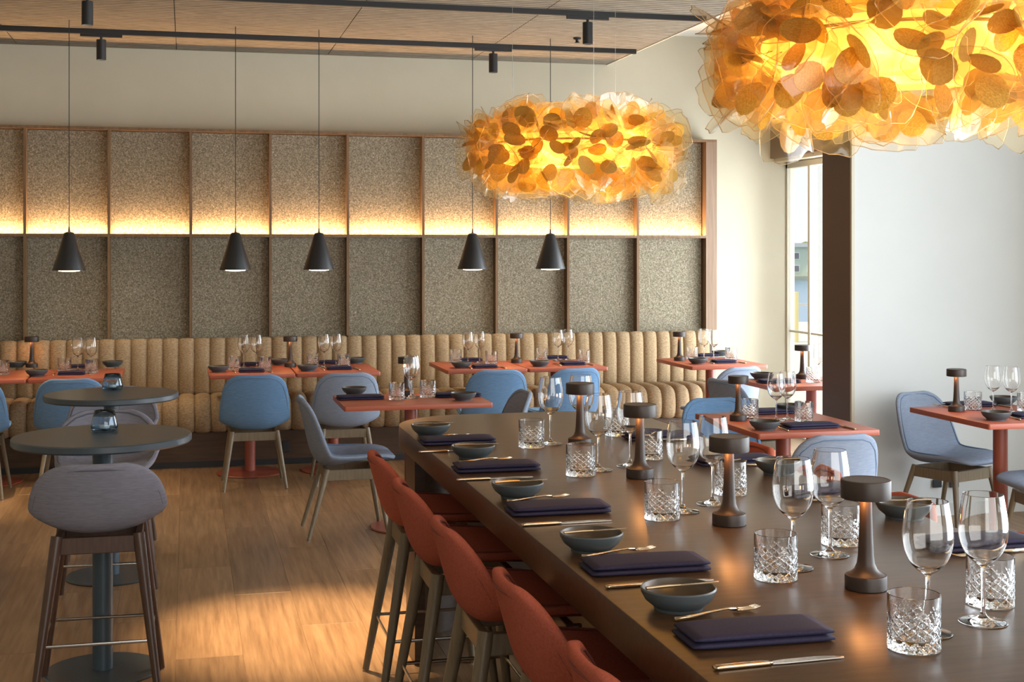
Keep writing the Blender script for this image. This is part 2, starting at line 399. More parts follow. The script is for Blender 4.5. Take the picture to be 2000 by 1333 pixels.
# banquette
bq = thing('banquette', 'long straw tweed channel-tufted banquette along the panelled wall', 'banquette', (0, 10.2, 0))
CW = .1186; B0 = -1.247-6*CW
def chan(path, depth):
    pts = [Vector((0, y, z)) for y, z in path]
    def nrm(k):
        d = pts[min(k+1, len(pts)-1)]-pts[max(k-1, 0)]; return Vector((0, -d.z, d.y)).normalized()
    mb = MB(); nu = 8
    vs = []
    for k, p in enumerate(pts):
        nn = nrm(k)
        endf = min(1, .35+min(k, len(pts)-1-k)*.45)
        for i in range(nu+1):
            q = -1+2*i/nu
            b = depth*(1-abs(q)**3.2)*endf
            vs.append((q*CW/2*.995, *(p+nn*b)[1:]))
    W = nu+1
    fs = [(k*W+i, k*W+i+1, (k+1)*W+i+1, (k+1)*W+i) for k in range(len(pts)-1) for i in range(nu)]
    # back plate closes the cushion
    n = len(vs)
    for k, p in enumerate(pts):
        nn = nrm(k)
        vs += [(-CW/2*.995, *(p-nn*.03)[1:]), (CW/2*.995, *(p-nn*.03)[1:])]
    for k in range(len(pts)-1):
        fs += [(k*W, (k+1)*W, n+2*k+2, n+2*k), (k*W+nu, n+2*k+1, n+2*k+3, (k+1)*W+nu), (n+2*k, n+2*k+2, n+2*k+3, n+2*k+1)]
    L = len(pts)-1
    for i in range(nu): pass
    fs += [tuple(range(0, W))+(n+1, n), tuple(reversed(range(L*W, L*W+W)))+(n+2*L, n+2*L+1)]
    mb.add(vs, fs); return mb
backp = [(.455, .485), (.452, .53), (.45, .62), (.452, .72), (.456, .82), (.462, .88), (.474, .912), (.485, .928), (.495, .932)]
seatp = [(.44, .49), (.40, .502), (.30, .506), (.18, .507), (.09, .502), (.045, .487), (.018, .455), (.008, .41), (.006, .36), (.012, .31), (.03, .275), (.055, .265)]
bc = chan([(y, z) for y, z in backp], .024).build('back_channel', M['tweed'], bq, auto=0)
# profile runs upward: outward is towards the room
sc_ = chan([(y, z) for y, z in reversed(seatp)], .022).build('seat_channel', M['tweed'], bq, auto=0)
NCH = 53
for k in range(NCH):
    x = B0+CW*(k+.5)
    if k == 0: a, b = bc, sc_
    else:
        a = bc.copy(); COL.objects.link(a); b = sc_.copy(); COL.objects.link(b)
    a.location = (x, 0, 0); b.location = (x, 0, 0)
X1 = B0+CW*NCH
MB().box(B0, X1, .06, .50, .26, .47).box(B0, X1, .478, .494, .26, .90).build('carcass', M['plinth'], bq, smooth=False)
MB().box(B0, X1, .045, .50, .045, .26).build('plinth', M['plinth'], bq, smooth=False)
MB().box(B0, X1, .05, .50, 0, .045).build('kick', M['black'], bq, smooth=False)

# ------------------------------------------------------------ track lights, pendants
for i, (y, x1) in enumerate(((10.06, 3.46), (8.53, 3.434))):
    tr = MB().box(-3.4, x1, y-.017, y+.017, 3.182, 3.217).build('lighting_track', M['black'], smooth=False)
    tag(tr, ('black ceiling track nearest the back wall', 'black ceiling track farther from the back wall, with two spots')[i], 'track', 'ceiling tracks')
def make_spot():
    t = thing('track_spot', '', 'spotlight')
    MB().box(-.145, .145, -.012, .012, -.020, 0).build('adapter', M['black'], t, smooth=False)
    MB().rod((0, 0, -.045), (0, 0, -.018), .009).build('stem', M['black'], t)
    MB().lathe([(0, -.04), (.034, -.04), (.034, -.185), (.029, -.185), (.027, -.165), (0, -.165)], 28).build('body', M['black'], t)
    MB().lathe([(0, -.176), (.027, -.176)], 28).build('lens', M['spot_glow'], t)
    return t
sp = Proto(make_spot())
SP = [(-.60, 10.06, 'black cylinder spot on the rear track, left of its pendants'), (2.30, 10.06, 'black cylinder spot on the rear track, between the two right pendants'),
      (-.59, 8.53, 'black cylinder spot cut by the top edge of the picture'), (2.596, 8.53, 'black cylinder spot above the far gold chandelier')]
for x, y, lb in SP:
    sp.place(x, y, 3.182, 0, lb, 'track spots')
    lamp('spot_beam', 'SPOT', (x, y, 2.97), 60, (1, .78, .52), (0, 0, 0), spot_size=R(60), spot_blend=.7, shadow_soft_size=.03)
for x, y, e in ((.55, 5.72, 950), (-1.25, 9.1, 200), (-2.0, 5.2, 60), (1.4, 3.4, 40), (1.37, 6.6, 55)):
    lamp('spot_beam', 'SPOT', (x, y, 3.0), e, (1, .72, .42), (0, 0, 0), spot_size=R(33), spot_blend=.95, shadow_soft_size=.03)
h = MB().lathe([(0, 0), (.03, 0), (.03, -.012), (.014, -.018), (.010, -.03), (.018, -.036), (.018, -.04), (0, -.04)], 20).build('sprinkler_head', M['black'])
h.location = (2.84, 9.60, 3.217); tag(h, 'small dark sprinkler head on the ribbed ceiling beside a spot', 'sprinkler')

def make_pendant():
    t = thing('pendant_lamp', '', 'pendant lamp')
    out = [(.0125, .262), (.0125, .268), (.03, .262), (.036, .252), (.112, .004), (.112, 0), (.108, 0), (.033, .247), (0, .25)]
    MB().lathe([(0, .268)]+out[1:], 40).build('lamp_shade', M['black'], t)
    MB().lathe([(.074, .008), (.070, -.004), (.045, -.0075), (0, -.009)], 36).build('diffuser', M['pendant_glow'], t)
    MB().rod((0, 0, .265), (0, 0, .30), .008, .005).build('cord_grip', M['black'], t)
    MB().rod((0, 0, .29), (0, 0, 3.217-1.483), .0028, n=8).build('cord', M['blackwire'], t)
    return t
pd = Proto(make_pendant())
for u, lb in ((135, 'black cone pendant farthest left, above the table behind the round tables'), (460, 'black cone pendant above the left table of the middle banquette pair'),
              (623, 'black cone pendant above the right table of the middle banquette pair'), (923, 'black cone pendant partly hidden behind the left end of the far chandelier'),
              (1075, 'black cone pendant farthest right, its cord behind the far chandelier')):
    r = (u-1000)/F; t = 9.70/(cs-r*sn); x = t*(sn+r*cs)
    pd.place(x, 9.70, 1.483, 0, lb, 'black cone pendants')
    lamp('pendant_beam', 'SPOT', (x, 9.70, 1.475), 9, WARM, spot_size=R(120), spot_blend=.6, shadow_soft_size=.08)

# ------------------------------------------------------------ chairs and stools
def shell(prof, halfw, wings, th, n_u=10):
    """upholstered shell: prof = (y, z) from front lip to back top, halfw per point, wings = how far the rim curls in"""
    N = len(prof); P2 = [Vector((0, y, z)) for y, z in prof]
    def nrm(k):
        d = P2[min(k+1, N-1)]-P2[max(k-1, 0)]; return Vector((0, d.z, -d.y)).normalized()*-1
    def pt(k, q, off=0):
        nn = nrm(k)
        b = wings[k]*abs(q)**2.2
        v = P2[k]+nn*(-b)*-1*(-1)+nn*off
        return Vector((q*halfw[k], v.y, v.z))
    return pt, N, n_u
def make_shell(prof, halfw, wings, th, fm, pm, parent, name='seat_shell'):
    N = len(prof); PP = [Vector((0, y, z)) for y, z in prof]
    NR = []
    for k in range(N):
        d = (PP[min(k+1, N-1)]-PP[max(k-1, 0)]).normalized()
        NR.append(Vector((0, d.z, -d.y)))           # points up on the seat, forward on the back (path runs front -> back top)
        if k < 3 and NR[-1].z < 0: NR[-1] = -NR[-1]
    # path goes towards -y, so (dz, -dy): dy<0 -> +z : up on the seat; on the back dz>0 -> +y : forward
    def pt(k, q, off=0):
        b = wings[k]*abs(q)**2.5
        v = PP[k]+NR[k]*(b+off)
        return Vector((q*halfw[k], v.y, v.z))
    nu = 10
    mb = MB(); mb.grid(lambda a, b: pt(round(b*(N-1)), -1+2*a), nu, N-1)
    o = mb.build(name, fm, parent, solid=th, sub=2)
    for side, nm in ((-1, 'piping'), (1, 'piping')):
        loop = []
        f = .93
        loop += [pt(0, q*f, side*th*.46)+Vector((0, -.016, 0)) for q in (-.9, -.5, 0, .5, .9)]
        loop += [pt(k, f, side*th*.50) for k in range(1, N-1)]
        loop += [pt(N-1, q*f, side*th*.46)+Vector((0, .002, -.018)) for q in (.9, .5, 0, -.5, -.9)]
        loop += [pt(k, -f, side*th*.50) for k in range(N-2, 0, -1)]
        # smooth the loop a little
        for _ in range(2):
            L = len(loop); loop = [(loop[i-1]+loop[i]*2+loop[(i+1) % L])/4 for i in range(L)]
        MB().tube(loop, .0035, 6, closed=True).build(nm, pm, parent)
    return o
CP = [(.262, .432), (.245, .447), (.17, .456), (.09, .443), (.01, .424), (-.065, .406), (-.12, .402), (-.163, .418), (-.195, .462), (-.216, .545), (-.234, .635), (-.252, .710), (-.268, .760), (-.277, .785)]
CHW = [.130, .190, .222, .228, .232, .236, .238, .240, .240, .236, .226, .208, .168, .105]
CWG = [0, .002, .008, .020, .038, .060, .076, .084, .080, .070, .058, .044, .026, .008]
def make_chair(fm, pm, lm, name='dining_chair'):
    t = thing(name, '', 'chair')
    make_shell(CP, CHW, CWG, .026, fm, pm, t)
    for sx in (-1, 1):
        MB().rod((sx*.150, .150, .385), (sx*.205, .215, .006), .0175, .0105, 14).build('leg', lm, t)
        MB().rod((sx*.150, -.125, .385), (sx*.208, -.235, .006), .0175, .0105, 14).build('leg', lm, t)
        for fx, fy in ((sx*.205, .215), (sx*.208, -.235)):
            MB().rod((fx, fy, 0), (fx, fy, .007), .009, .010, 10).build('glide', M['chrome'], t)
    MB().box(-.150, .150, .138, .162, .322, .382).box(-.150, .150, -.142, -.118, .322, .382).box(-.162, -.138, -.13, .15, .322, .382).box(.138, .162, -.13, .15, .322, .382).build('seat_frame', lm, t, bevel=.003, smooth=False)
    return t
chairB = Proto(make_chair(M['felt_blue'], M['pipe_blue'], M['legwood']))
chairG = Proto(make_chair(M['felt_grey'], M['pipe_blue'], M['legwood']))
RAD = math.radians
CH_LIST = [  # proto, x, y, facing (degrees from +Y, anticlockwise), label
    (chairB, -1.37, 9.42, 0, 'blue dining chair cut by the left edge of the picture, tucked under a banquette table'),
    (chairB, -.74, 9.40, 0, 'blue dining chair half hidden behind the two round bar tables'),
    (chairB, .45, 9.40, 0, 'blue dining chair facing the left table of the middle banquette pair'),
    (chairG, 1.07, 9.40, 0, 'pale blue dining chair facing the right table of the middle banquette pair'),
    (chairB, 2.12, 9.36, 0, 'blue dining chair at the left table of the right banquette pair'),
    (chairB, 2.64, 9.36, 14, 'blue dining chair at the right table of the right banquette pair, slightly turned'),
    (chairG, 3.81, 9.18, 18, 'pale grey blue dining chair with its back to us at the corner table'),
    (chairG, .895, 7.71, -90, 'grey blue dining chair seen in profile, drawn back from the freestanding table'),
    (chairG, 1.70, 7.72, 90, 'grey blue chair showing only its backrest at the right end of the freestanding table'),
    (chairG, 3.63, 8.18, -78, 'grey blue chair with shaded back at the window table, seen past a table lamp'),
    (chairB, 2.90, 6.82, 180, 'bright blue chair on the far side of the table before the pier'),
    (chairG, 2.89, 5.80, 0, 'grey blue chair backing onto the long wooden table, before the table by the pier'),
    (chairG, 4.26, 6.86, 200, 'pale blue chair with open seat towards us against the white pier'),
    (chairG, 4.30, 5.93, 84, 'grey blue chair cut by the right edge of the picture, only its seat in view'),
]
for pr, x, y, a, lb in CH_LIST:
    pr.place(x, y, 0, RAD(a), lb, 'upholstered dining chairs')

SPf = [(.218, .622), (.205, .640), (.14, .650), (.07, .640), (.0, .626), (-.06, .614), (-.105, .613), (-.142, .628), (-.168, .668), (-.186, .728), (-.202, .790), (-.216, .842), (-.224, .868)]
SHW = [.130, .185, .212, .220, .226, .232, .238, .242, .243, .236, .215, .168, .095]
SWG = [0, .002, .008, .022, .044, .068, .084, .092, .088, .076, .058, .036, .012]
def make_stool(fm, pm, lm, name='bar_stool'):
    t = thing(name, '', 'bar stool')
    make_shell(SPf, SHW, SWG, .028, fm, pm, t)
    for sx in (-1, 1):
        for y0, y1 in ((.13, .205), (-.115, -.215)):
            MB().rod((sx*.140, y0, .598), (sx*.215, y1, .006), .0225, .0130, 14).build('leg', lm, t)
            MB().rod((sx*.215, y1, 0), (sx*.215, y1, .007), .010, .011, 10).build('glide', M['chrome'], t)
    MB().box(-.14, .14, .118, .142, .532, .592).box(-.14, .14, -.128, -.104, .532, .592).box(-.152, -.128, -.115, .13, .532, .592).box(.128, .152, -.115, .13, .532, .592).build('seat_frame', lm, t, bevel=.003, smooth=False)
    z = .222; k = (.598-z)/.592
    fx = .140+.075*k; yf = .13+.075*k; yr = -.115-.10*k
    MB().tube([(-fx, yf, z), (fx, yf, z), (fx, yr, z), (-fx, yr, z)], .0062, 8, closed=True).build('footrest', M['chrome'], t)
    return t
stR = Proto(make_stool(M['felt_red'], M['pipe_red'], M['legwood']))
stM = Proto(make_stool(M['felt_mauve'], M['pipe_mauve'], M['legdark']))
ordn = ['fifth terracotta stool from the far end', 'fourth terracotta stool from the far end', 'third terracotta stool from the far end', 'second terracotta stool from the far end', 'terracotta stool at the far end']
for i, y in enumerate((2.37, 2.99, 3.64, 4.29, 4.92)):
    stR.place((.93, .925, .895, .885, .885)[i], y, 0, RAD(-90), ordn[i]+' on the left side of the long table', 'terracotta stools, left side')
for i, y in enumerate((2.50, 3.05, 3.66, 4.22, 4.80)):
    stR.place(1.95, y, 0, RAD(90), ordn[i]+' on the window side of the long table', 'terracotta stools, window side')
stM.place(-.31, 5.135, 0, 0, 'mauve grey bar stool nearest us, its back to us at the front round table', 'grey bar stools')
stM.place(-.36, 6.38, 0, RAD(180), 'mauve grey bar stool between the two round tables, facing us', 'grey bar stools')
stM.place(-.39, 7.50, 0, RAD(180), 'mauve grey bar stool behind the rear round table', 'grey bar stools')

# ------------------------------------------------------------ tables
def rrect(x0, x1, y0, y1, r, n=5):
    pts = []
    for cx, cy, a in ((x1-r, y1-r, 0), (x0+r, y1-r, 90), (x0+r, y0+r, 180), (x1-r, y0+r, 270)):
        pts += [(cx+r*math.cos(R(a+90*i/n)), cy+r*math.sin(R(a+90*i/n))) for i in range(n+1)]
    return pts
def dining_table(label, x0, x1, y0, y1, H=.75):
    cx, cy = (x0+x1)/2, (y0+y1)/2
    t = thing('dining_table', label, 'table', (cx, cy, 0), 0, 'terracotta dining tables')
    a, b = (x1-x0)/2, (y1-y0)/2
    MB().prism(rrect(-a, a, -b, b, .012, 3), H-.028, H).build('table_top', M['terra'], t, bevel=.0025, seg=2)
    MB().rod((0, 0, .012), (0, 0, H-.028), .038, n=28).build('pedestal', M['terra_metal'], t)
    MB().lathe([(0, 0), (.235, 0), (.24, .004), (.235, .010), (.06, .014), (.04, .02), (0, .02)], 48).build('base', M['terra_metal'], t)
    return t
TB = {'A0': ('terracotta banquette table cut by the left edge of the picture', -1.655, -1.055, 9.53, 10.28),
      'A1': ('terracotta banquette table behind the two round bar tables', -1.045, -.445, 9.53, 10.28),
      'A2': ('left terracotta table of the middle banquette pair', .150, .745, 9.53, 10.28),
      'A3': ('right terracotta table of the middle banquette pair', .755, 1.350, 9.53, 10.28),
      'A4': ('left terracotta table of the right banquette pair', 1.835, 2.440, 9.53, 10.28),
      'A5': ('right terracotta table of the right banquette pair', 2.450, 3.060, 9.53, 10.28),
      'A6': ('terracotta table in the corner at the end of the banquette', 3.68, 4.30, 9.42, 10.20),
      'B': ('freestanding terracotta table end-on to the middle banquette', .852, 1.702, 7.45, 8.05),
      'C': ('terracotta table between the long wooden table and the pier', 2.635, 3.275, 5.88, 6.70),
      'D': ('terracotta table before the white pier, cut by the right edge', 3.90, 4.54, 5.93, 6.69),
      'E': ('terracotta table by the window, half hidden by the brown pier', 3.63, 4.44, 7.86, 8.44)}
for k, v in TB.items(): dining_table(*v)

def round_table(label, x, y, H=.91, rad=.33):
    t = thing('round_bar_table', label, 'table', (x, y, 0), 0, 'round slate bar tables')
    MB().lathe([(0, H-.030), (rad-.006, H-.030), (rad, H-.024), (rad, H-.004), (rad-.004, H), (0, H)], 96).build('table_top', M['slate'], t)
    MB().rod((0, 0, .012), (0, 0, H-.03), .038, n=32).build('pedestal', M['slate_metal'], t)
    MB().lathe([(0, 0), (.215, 0), (.22, .004), (.215, .009), (.05, .012), (0, .012)], 64).build('base', M['slate'], t)
RT = [(-.315, 5.37), (-.364, 6.93)]
round_table('front round slate blue bar table with the nearest stool', *RT[0], rad=.334)
round_table('rear round slate blue bar table behind the front one', *RT[1], rad=.324)

# long communal table
TX0, TX1, TY0, TY1, TZ = .834, 1.915, .9, 5.68, .91
ct = thing('communal_table', 'long dark oak communal table with rounded corners, set with glasses', 'table', ((TX0+TX1)/2, 3.3, 0))
cxm = (TX0+TX1)/2
def rel(p): return [(x-cxm, y-3.3) for x, y in p]
MB().prism(rel(rrect(TX0, TX1, TY0, TY1, .34, 14)), TZ-.085, TZ).build('table_top', M['tablewood'], ct, bevel=.003, seg=2)
def usect(x0, x1, y0, y1, r, th):
    """plan of a rounded end panel: an outer arc wall with an inner wall th behind it"""
    out = [p for p in rrect(x0, x1, y0, y1+2, r, 12)]
    return out
endp = [(TX0+.03, 5.20)]+[(TX1-.03, 5.20)]
def arcpts(r, ins, n=14):
    x0, x1, y1 = TX0+ins, TX1-ins, TY1-ins
    a = [(x1-r+r*math.cos(R(90*i/n)), y1-r+r*math.sin(R(90*i/n))) for i in range(n+1)]
    b = [(x0+r+r*math.cos(R(90+90*i/n)), y1-r+r*math.sin(R(90+90*i/n))) for i in range(n+1)]
    return a+b
op = arcpts(.31, .03); ip = arcpts(.27, .07)
poly = [(TX1-.03, 5.15)]+op+[(TX0+.03, 5.15), (TX0+.07, 5.15)]+list(reversed(ip))+[(TX1-.07, 5.15)]
MB().prism(rel(poly), 0, TZ-.085).build('end_panel', M['tablewood'], ct, auto=40)
MB().box(-.12, .12, -2.2, 1.55, 0, TZ-.085).build('spine', M['tablewood'], ct, smooth=False)

# ------------------------------------------------------------ table ware
def lathe_thing(name, cat, prof, m, n=40):
    o = MB().lathe(prof, n).build(name, m); o['category'] = cat; return o
def single(name, cat, mb, m, **k):
    o = mb.build(name, m, **k); o['label'] = ''; o['category'] = cat; return o
def spline(pts, m=4):
    out = []
    for k in range(len(pts)-1):
        p0, p1, p2, p3 = pts[max(k-1, 0)], pts[k], pts[k+1], pts[min(k+2, len(pts)-1)]
        for i in range(m):
            t = i/m
            out.append(tuple(.5*(2*b+(c_-a)*t+(2*a-5*b+4*c_-d)*t*t+(3*b-a-3*c_+d)*t**3) for a, b, c_, d in zip(p0, p1, p2, p3)))
    return out+[pts[-1]]
def wine_mesh():
    bowl_o = spline([(.0040, .104), (.0085, .110), (.021, .1185), (.034, .133), (.0425, .152), (.0461, .173), (.0455, .192), (.0430, .212), (.0400, .230), (.0375, .245)])
    th = .0010
    inner = [(r-th, z+(.0012 if r < .03 else 0)) for r, z in reversed(bowl_o) if r > .013]
    prof = bowl_o[:-1]+[(.0376, .2444), (.0375, .2450), (.0372, .2454), (.0368, .2454), (.0365, .2450), (.0366, .2444)]+inner[1:]+[(.008, .1155), (.003, .1140), (0, .1138)]
    foot = spline([(.0400, 0), (.0440, .0008), (.0444, .0020), (.030, .0042), (.014, .0085), (.0062, .016), (.0042, .026), (.0037, .05), (.0037, .085)], 3)
    return MB().lathe([(0, 0)]+foot+prof, 44)
wine = Proto(single('wine_glass', 'wine glass', wine_mesh(), M['glass'], auto=0))
def tumbler_mesh():
    Rr, Hh = .0465, .098; nt = 168; mb = MB(); vs = []; rows = []
    zs = [0, .0015, .005]+[.006+.068*i/40 for i in range(1, 41)]+[.080, .090, Hh]
    tri = lambda x: abs((x % 1)*2-1)
    for z in zs:
        row = []
        for i in range(nt):
            a = i/nt
            g1 = max(0, tri(a*14+z*66)-.70)/.30; g2 = max(0, tri(a*14-z*66)-.70)/.30
            hgt = .046+.028*tri(a*7)                 # the cut field ends in points
            env = 1 if z > .005 else 0
            if z > hgt: env *= max(0, 1-(z-hgt)/.004)
            d = .0019*max(g1, g2)*env
            r = (Rr-(.0020 if z == 0 else 0))-d
            row.append(len(vs)); vs.append((r*math.cos(2*math.pi*a), r*math.sin(2*math.pi*a), z))
        rows.append(row)
    for r, z in ((Rr-.0012, Hh+.0006), (Rr-.0026, Hh), (Rr-.0048, .060), (Rr-.0070, .022), (Rr-.014, .0165)):
        row = []
        for i in range(nt):
            a = i/nt; row.append(len(vs)); vs.append((r*math.cos(2*math.pi*a), r*math.sin(2*math.pi*a), z))
        rows.append(row)
    fs = []
    for A, B in zip(rows, rows[1:]):
        fs += [(A[i], A[(i+1) % nt], B[(i+1) % nt], B[i]) for i in range(nt)]
    fs += [tuple(reversed(rows[0])), tuple(rows[-1])]
    return mb.add(vs, fs)
tumb = Proto(single('cut_crystal_tumbler', 'tumbler', tumbler_mesh(), M['crystal'], auto=24))
def make_bowl():
    t = thing('bread_bowl', '', 'bowl')
    MB().lathe([(0, .003), (.040, .003), (.042, 0), (.048, 0), (.049, .006), (.066, .020), (.074, .034), (.0755, .041), (.0735, .044), (.0715, .043)], 48).build('body', M['bowl'], t)
    MB().lathe([(.0716, .0431), (.068, .034), (.058, .022), (.035, .0145), (0, .013)], 48).build('glaze', M['bowl_in'], t)
    return t
bowl = Proto(make_bowl())
def pillow(mb, sx, sy, z0, h, dx=0, dy=0, wav=0, ph=0):
    nx, ny = 14, 16
    vs = []; fs = []
    for i in range(nx+1):
        q = -1+2*i/nx; e = (1-abs(q)**14)
        for j in range(ny):
            a = 2*math.pi*j/ny; cy_ = math.cos(a); cz_ = math.sin(a)
            yy = math.copysign(abs(cy_)**.30, cy_)*sy/2*(.985+.015*e)
            zz = math.copysign(abs(cz_)**.55, cz_)*h/2*(.55+.45*e)
            wv = wav*math.sin(q*2.4+ph)*math.cos(yy*22)
            vs.append((q*sx/2+dx, yy+dy, max(z0+.0002, z0+h/2+zz+(wv if cz_ > 0 else 0))))
    for i in range(nx):
        fs += [(i*ny+j, i*ny+(j+1) % ny, (i+1)*ny+(j+1) % ny, (i+1)*ny+j) for j in range(ny)]
    fs += [tuple(reversed(range(ny))), tuple(range(nx*ny, nx*ny+ny))]
    mb.add(vs, fs)
def napkin_mesh(k=0):
    mb = MB(); pillow(mb, .272, .118, 0, .0125, 0, 0, .0012, k); pillow(mb, .268, .114, .0118, .0125, .002, .001, .0022, k+1.3); return mb
napk = Proto(single('folded_napkin', 'napkin', napkin_mesh(), M['navy'], auto=0))
def make_knife():
    t = thing('table_knife', '', 'knife')
    mb = MB(); pillow(mb, .108, .0145, .0004, .0075, -.068); mb.build('handle', M['gold'], t, auto=0)
    n = 9; vs = []
    for i in range(n+1):
        x = -.016+.139*i/n; f = min(1, .55+i*.25); tip = 1 if i < n-2 else (.85, .6, .15)[i-n+2]
        vs += [(x, -.0062*f, .0032), (x, -.0062*f+.0165*tip*f, .0036), (x, -.0062*f, .0012), (x, -.0062*f+.0165*tip*f, .0022)]
    fs = []
    for i in range(n):
        a = 4*i; b = a+4; fs += [(a, b, b+1, a+1), (a+2, a+3, b+3, b+2), (a, a+2, b+2, b), (a+1, b+1, b+3, a+3)]
    fs += [(0, 1, 3, 2), (4*n, 4*n+2, 4*n+3, 4*n+1)]
    MB().add(vs, fs).build('blade', M['steel'], t, auto=40)
    return t
knife = Proto(make_knife())
def make_fork():
    mb = MB()
    mb.tube([(-.098, 0, .0042), (-.06, 0, .0050), (-.01, 0, .0085), (.025, 0, .0098), (.045, 0, .0065)], [.0050, .0046, .0026, .0026, .004], 8)
    for k in range(4):
        y = -.0087+.0058*k
        mb.tube([(.045, y*.55, .0062), (.056, y, .0050), (.080, y, .0045), (.100, y*.95, .0075)], [.0024, .0017, .0014, .0008], 6)
    mb.tube([(.044, -.0080, .0060), (.052, -.004, .0052), (.052, .004, .0052), (.044, .0080, .0060)], .0026, 6)
    return single('table_fork', 'fork', mb, M['gold'], auto=0)
fork = Proto(make_fork())
def make_butter():
    mb = MB()
    mb.tube([(-.075, 0, .002), (-.03, 0, .0026), (.0, 0, .002)], [.0036, .0034, .0024], 8)
    mb.add([(0, -.004, .001), (.05, -.0062, .001), (.085, -.003, .001), (.085, .002, .001), (0, .003, .001), (0, -.004, .0026), (.05, -.0062, .0026), (.085, -.003, .0026), (.085, .002, .0026), (0, .003, .0026)],
           [(4, 3, 2, 1, 0), (5, 6, 7, 8, 9), (0, 1, 6, 5), (1, 2, 7, 6), (2, 3, 8, 7), (3, 4, 9, 8), (4, 0, 5, 9)])
    return single('butter_knife', 'butter knife', mb, M['gold'], auto=40)
butter = Proto(make_butter())
def make_lamp():
    t = thing('table_lamp', '', 'table lamp')
    MB().lathe([(0, 0), (.0425, 0), (.0435, .001), (.0435, .026), (.0425, .029), (0, .029)], 48).build('base', M['bronze'], t)
    MB().lathe([(.0400, .0292), (.032, .033), (.024, .040), (.0185, .053), (.0165, .07), (.0145, .11), (.0128, .16), (.0122, .194)], 40).build('stem', M['bronze'], t)
    MB().lathe([(.0125, .196), (.046, .192), (.0515, .190), (.052, .192), (.052, .226), (.0510, .2285), (.047, .2292), (.0465, .2285), (0, .2285)], 56).build('lamp_head', M['bronze'], t)
    MB().lathe([(.020, .1925), (.034, .1922), (.034, .1945), (.020, .1945)], 32).build('light_ring', M['lampglow'], t)
    return t
tlamp = Proto(make_lamp())
E = .0006
OCC = []
RADII = {'wine glasses': .0465, 'crystal tumblers': .0467, 'bread bowls': .076}
def put(pr, u, v, z, rz, lb, g, dz=0, dx=0, dy=0):
    x, y = P(u, v, z)
    r = RADII.get(g)
    if r:
        for _ in range(12):
            for ox, oy, oz, orr in OCC:
                if abs(oz-z) > .01: continue
                ddx, ddy = x-ox, y-oy; d = math.hypot(ddx, ddy) or 1e-6; need = r+orr+.003
                if d < need: x += ddx/d*(need-d); y += ddy/d*(need-d)
        OCC.append((x, y, z, r))
    return pr.place(x+dx, y+dy, z+E+dz, rz, lb, g)

# communal table: (napkin, bowl, tumbler, wine) pixel feet, near to far, left row then window row
Z = TZ
side = 'left edge of the long table'
ORD = ['nearest', 'second nearest', 'middle', 'second farthest', 'farthest']
NAPL = [(1470, 1247), (1258, 1112), (1088, 1000), (968, 918), (892, 866)]
BOWL = [(1325, 1190), (1155, 1076), (1011, 972), (924, 895), (841, 851)]
KNL = [(1521, 1298), (1288, 1143), (1106, 1024), (966, 937), (884, 883)]
FKL = [(1400, 1203), (1207, 1083), (1050, 977), (948, 902), (872, 855)]
TUL = [(1785, 1268), (1515, 1131), (1293, 1014), (1134, 929), (1038, 874)]
WIL = [(1812, 1238), (1549, 1110), (1334, 1000), (1169, 919), (1075, 868)]
TUR = [(1934, 1182), (1642, 1063), (1427, 966), (1268, 897), (1206, 851)]
WIR = [(1920, 1217), (1621, 1085), (1392, 985), (1231, 911), (1134, 862)]
NAPR = [(1905, 1068), (1622, 966), (1432, 905), (1290, 857)]
BOWR = [(1766, 1012), (1521, 926)]
for i, o in enumerate(ORD):
    s = 'along the left edge of the long table, %s setting' % o
    w_ = 'on the window half of the long table, %s setting' % o
    put(napk, *NAPL[i], Z, R(-1), 'folded navy napkin '+s, 'navy napkins', dx=.0)
    put(bowl, *BOWL[i], Z, 0, 'blue grey bread bowl '+s, 'bread bowls')
    put(butter, BOWL[i][0]+4, BOWL[i][1], Z, R(6), 'butter knife across bread bowl '+s, 'butter knives', dz=.0445)
    put(knife, *KNL[i], Z, R(3), 'gold handled knife beside napkin '+s, 'table knives')
    put(fork, *FKL[i], Z, R(14), 'gold fork beyond the napkin '+s, 'table forks')
    put(tumb, *TUL[i], Z, .2*i, 'cut crystal tumbler '+s, 'crystal tumblers')
    put(wine, *WIL[i], Z, 0, 'stemmed wine glass '+s, 'wine glasses')
    put(tumb, *TUR[i], Z, .3*i+.1, 'cut crystal tumbler '+w_, 'crystal tumblers')
    put(wine, *WIR[i], Z, 0, 'stemmed wine glass '+w_, 'wine glasses')
for i, q in enumerate(NAPR):
    w_ = 'on the window half of the long table, %s setting' % ORD[i]
    put(napk, *q, Z, R(1), 'folded navy napkin '+w_, 'navy napkins')
    x, y = P(*q, Z)
    knife.place(x-.01, y+.085, Z+E, R(180), 'gold handled knife beside napkin '+w_, 'table knives')
    fork.place(x-.02, y-.088, Z+E, R(186), 'gold fork beside napkin '+w_, 'table forks')
for i, q in enumerate(BOWR):
    w_ = 'on the window half of the long table, %s of two' % ('nearer', 'farther')[i]
    put(bowl, *q, Z, 0, 'blue grey bread bowl '+w_, 'bread bowls')
    put(butter, *q, Z, R(170), 'butter knife across bread bowl '+w_, 'butter knives', dz=.0445)
for i, (u, v) in enumerate(((1691, 1150), (1424, 1025), (1250, 933), (1133, 872))):
    put(tlamp, u, v, Z, 0, 'bronze mushroom table lamp, %s of four down the long table' % ['nearest', 'second nearest', 'second farthest', 'farthest'][i], 'bronze table lamps')
    x, y = P(u, v, Z)
    lamp('table_lamp_light', 'POINT', (x-.026, y-.02, Z+.182), .16, (1, .42, .12), shadow_soft_size=.012)

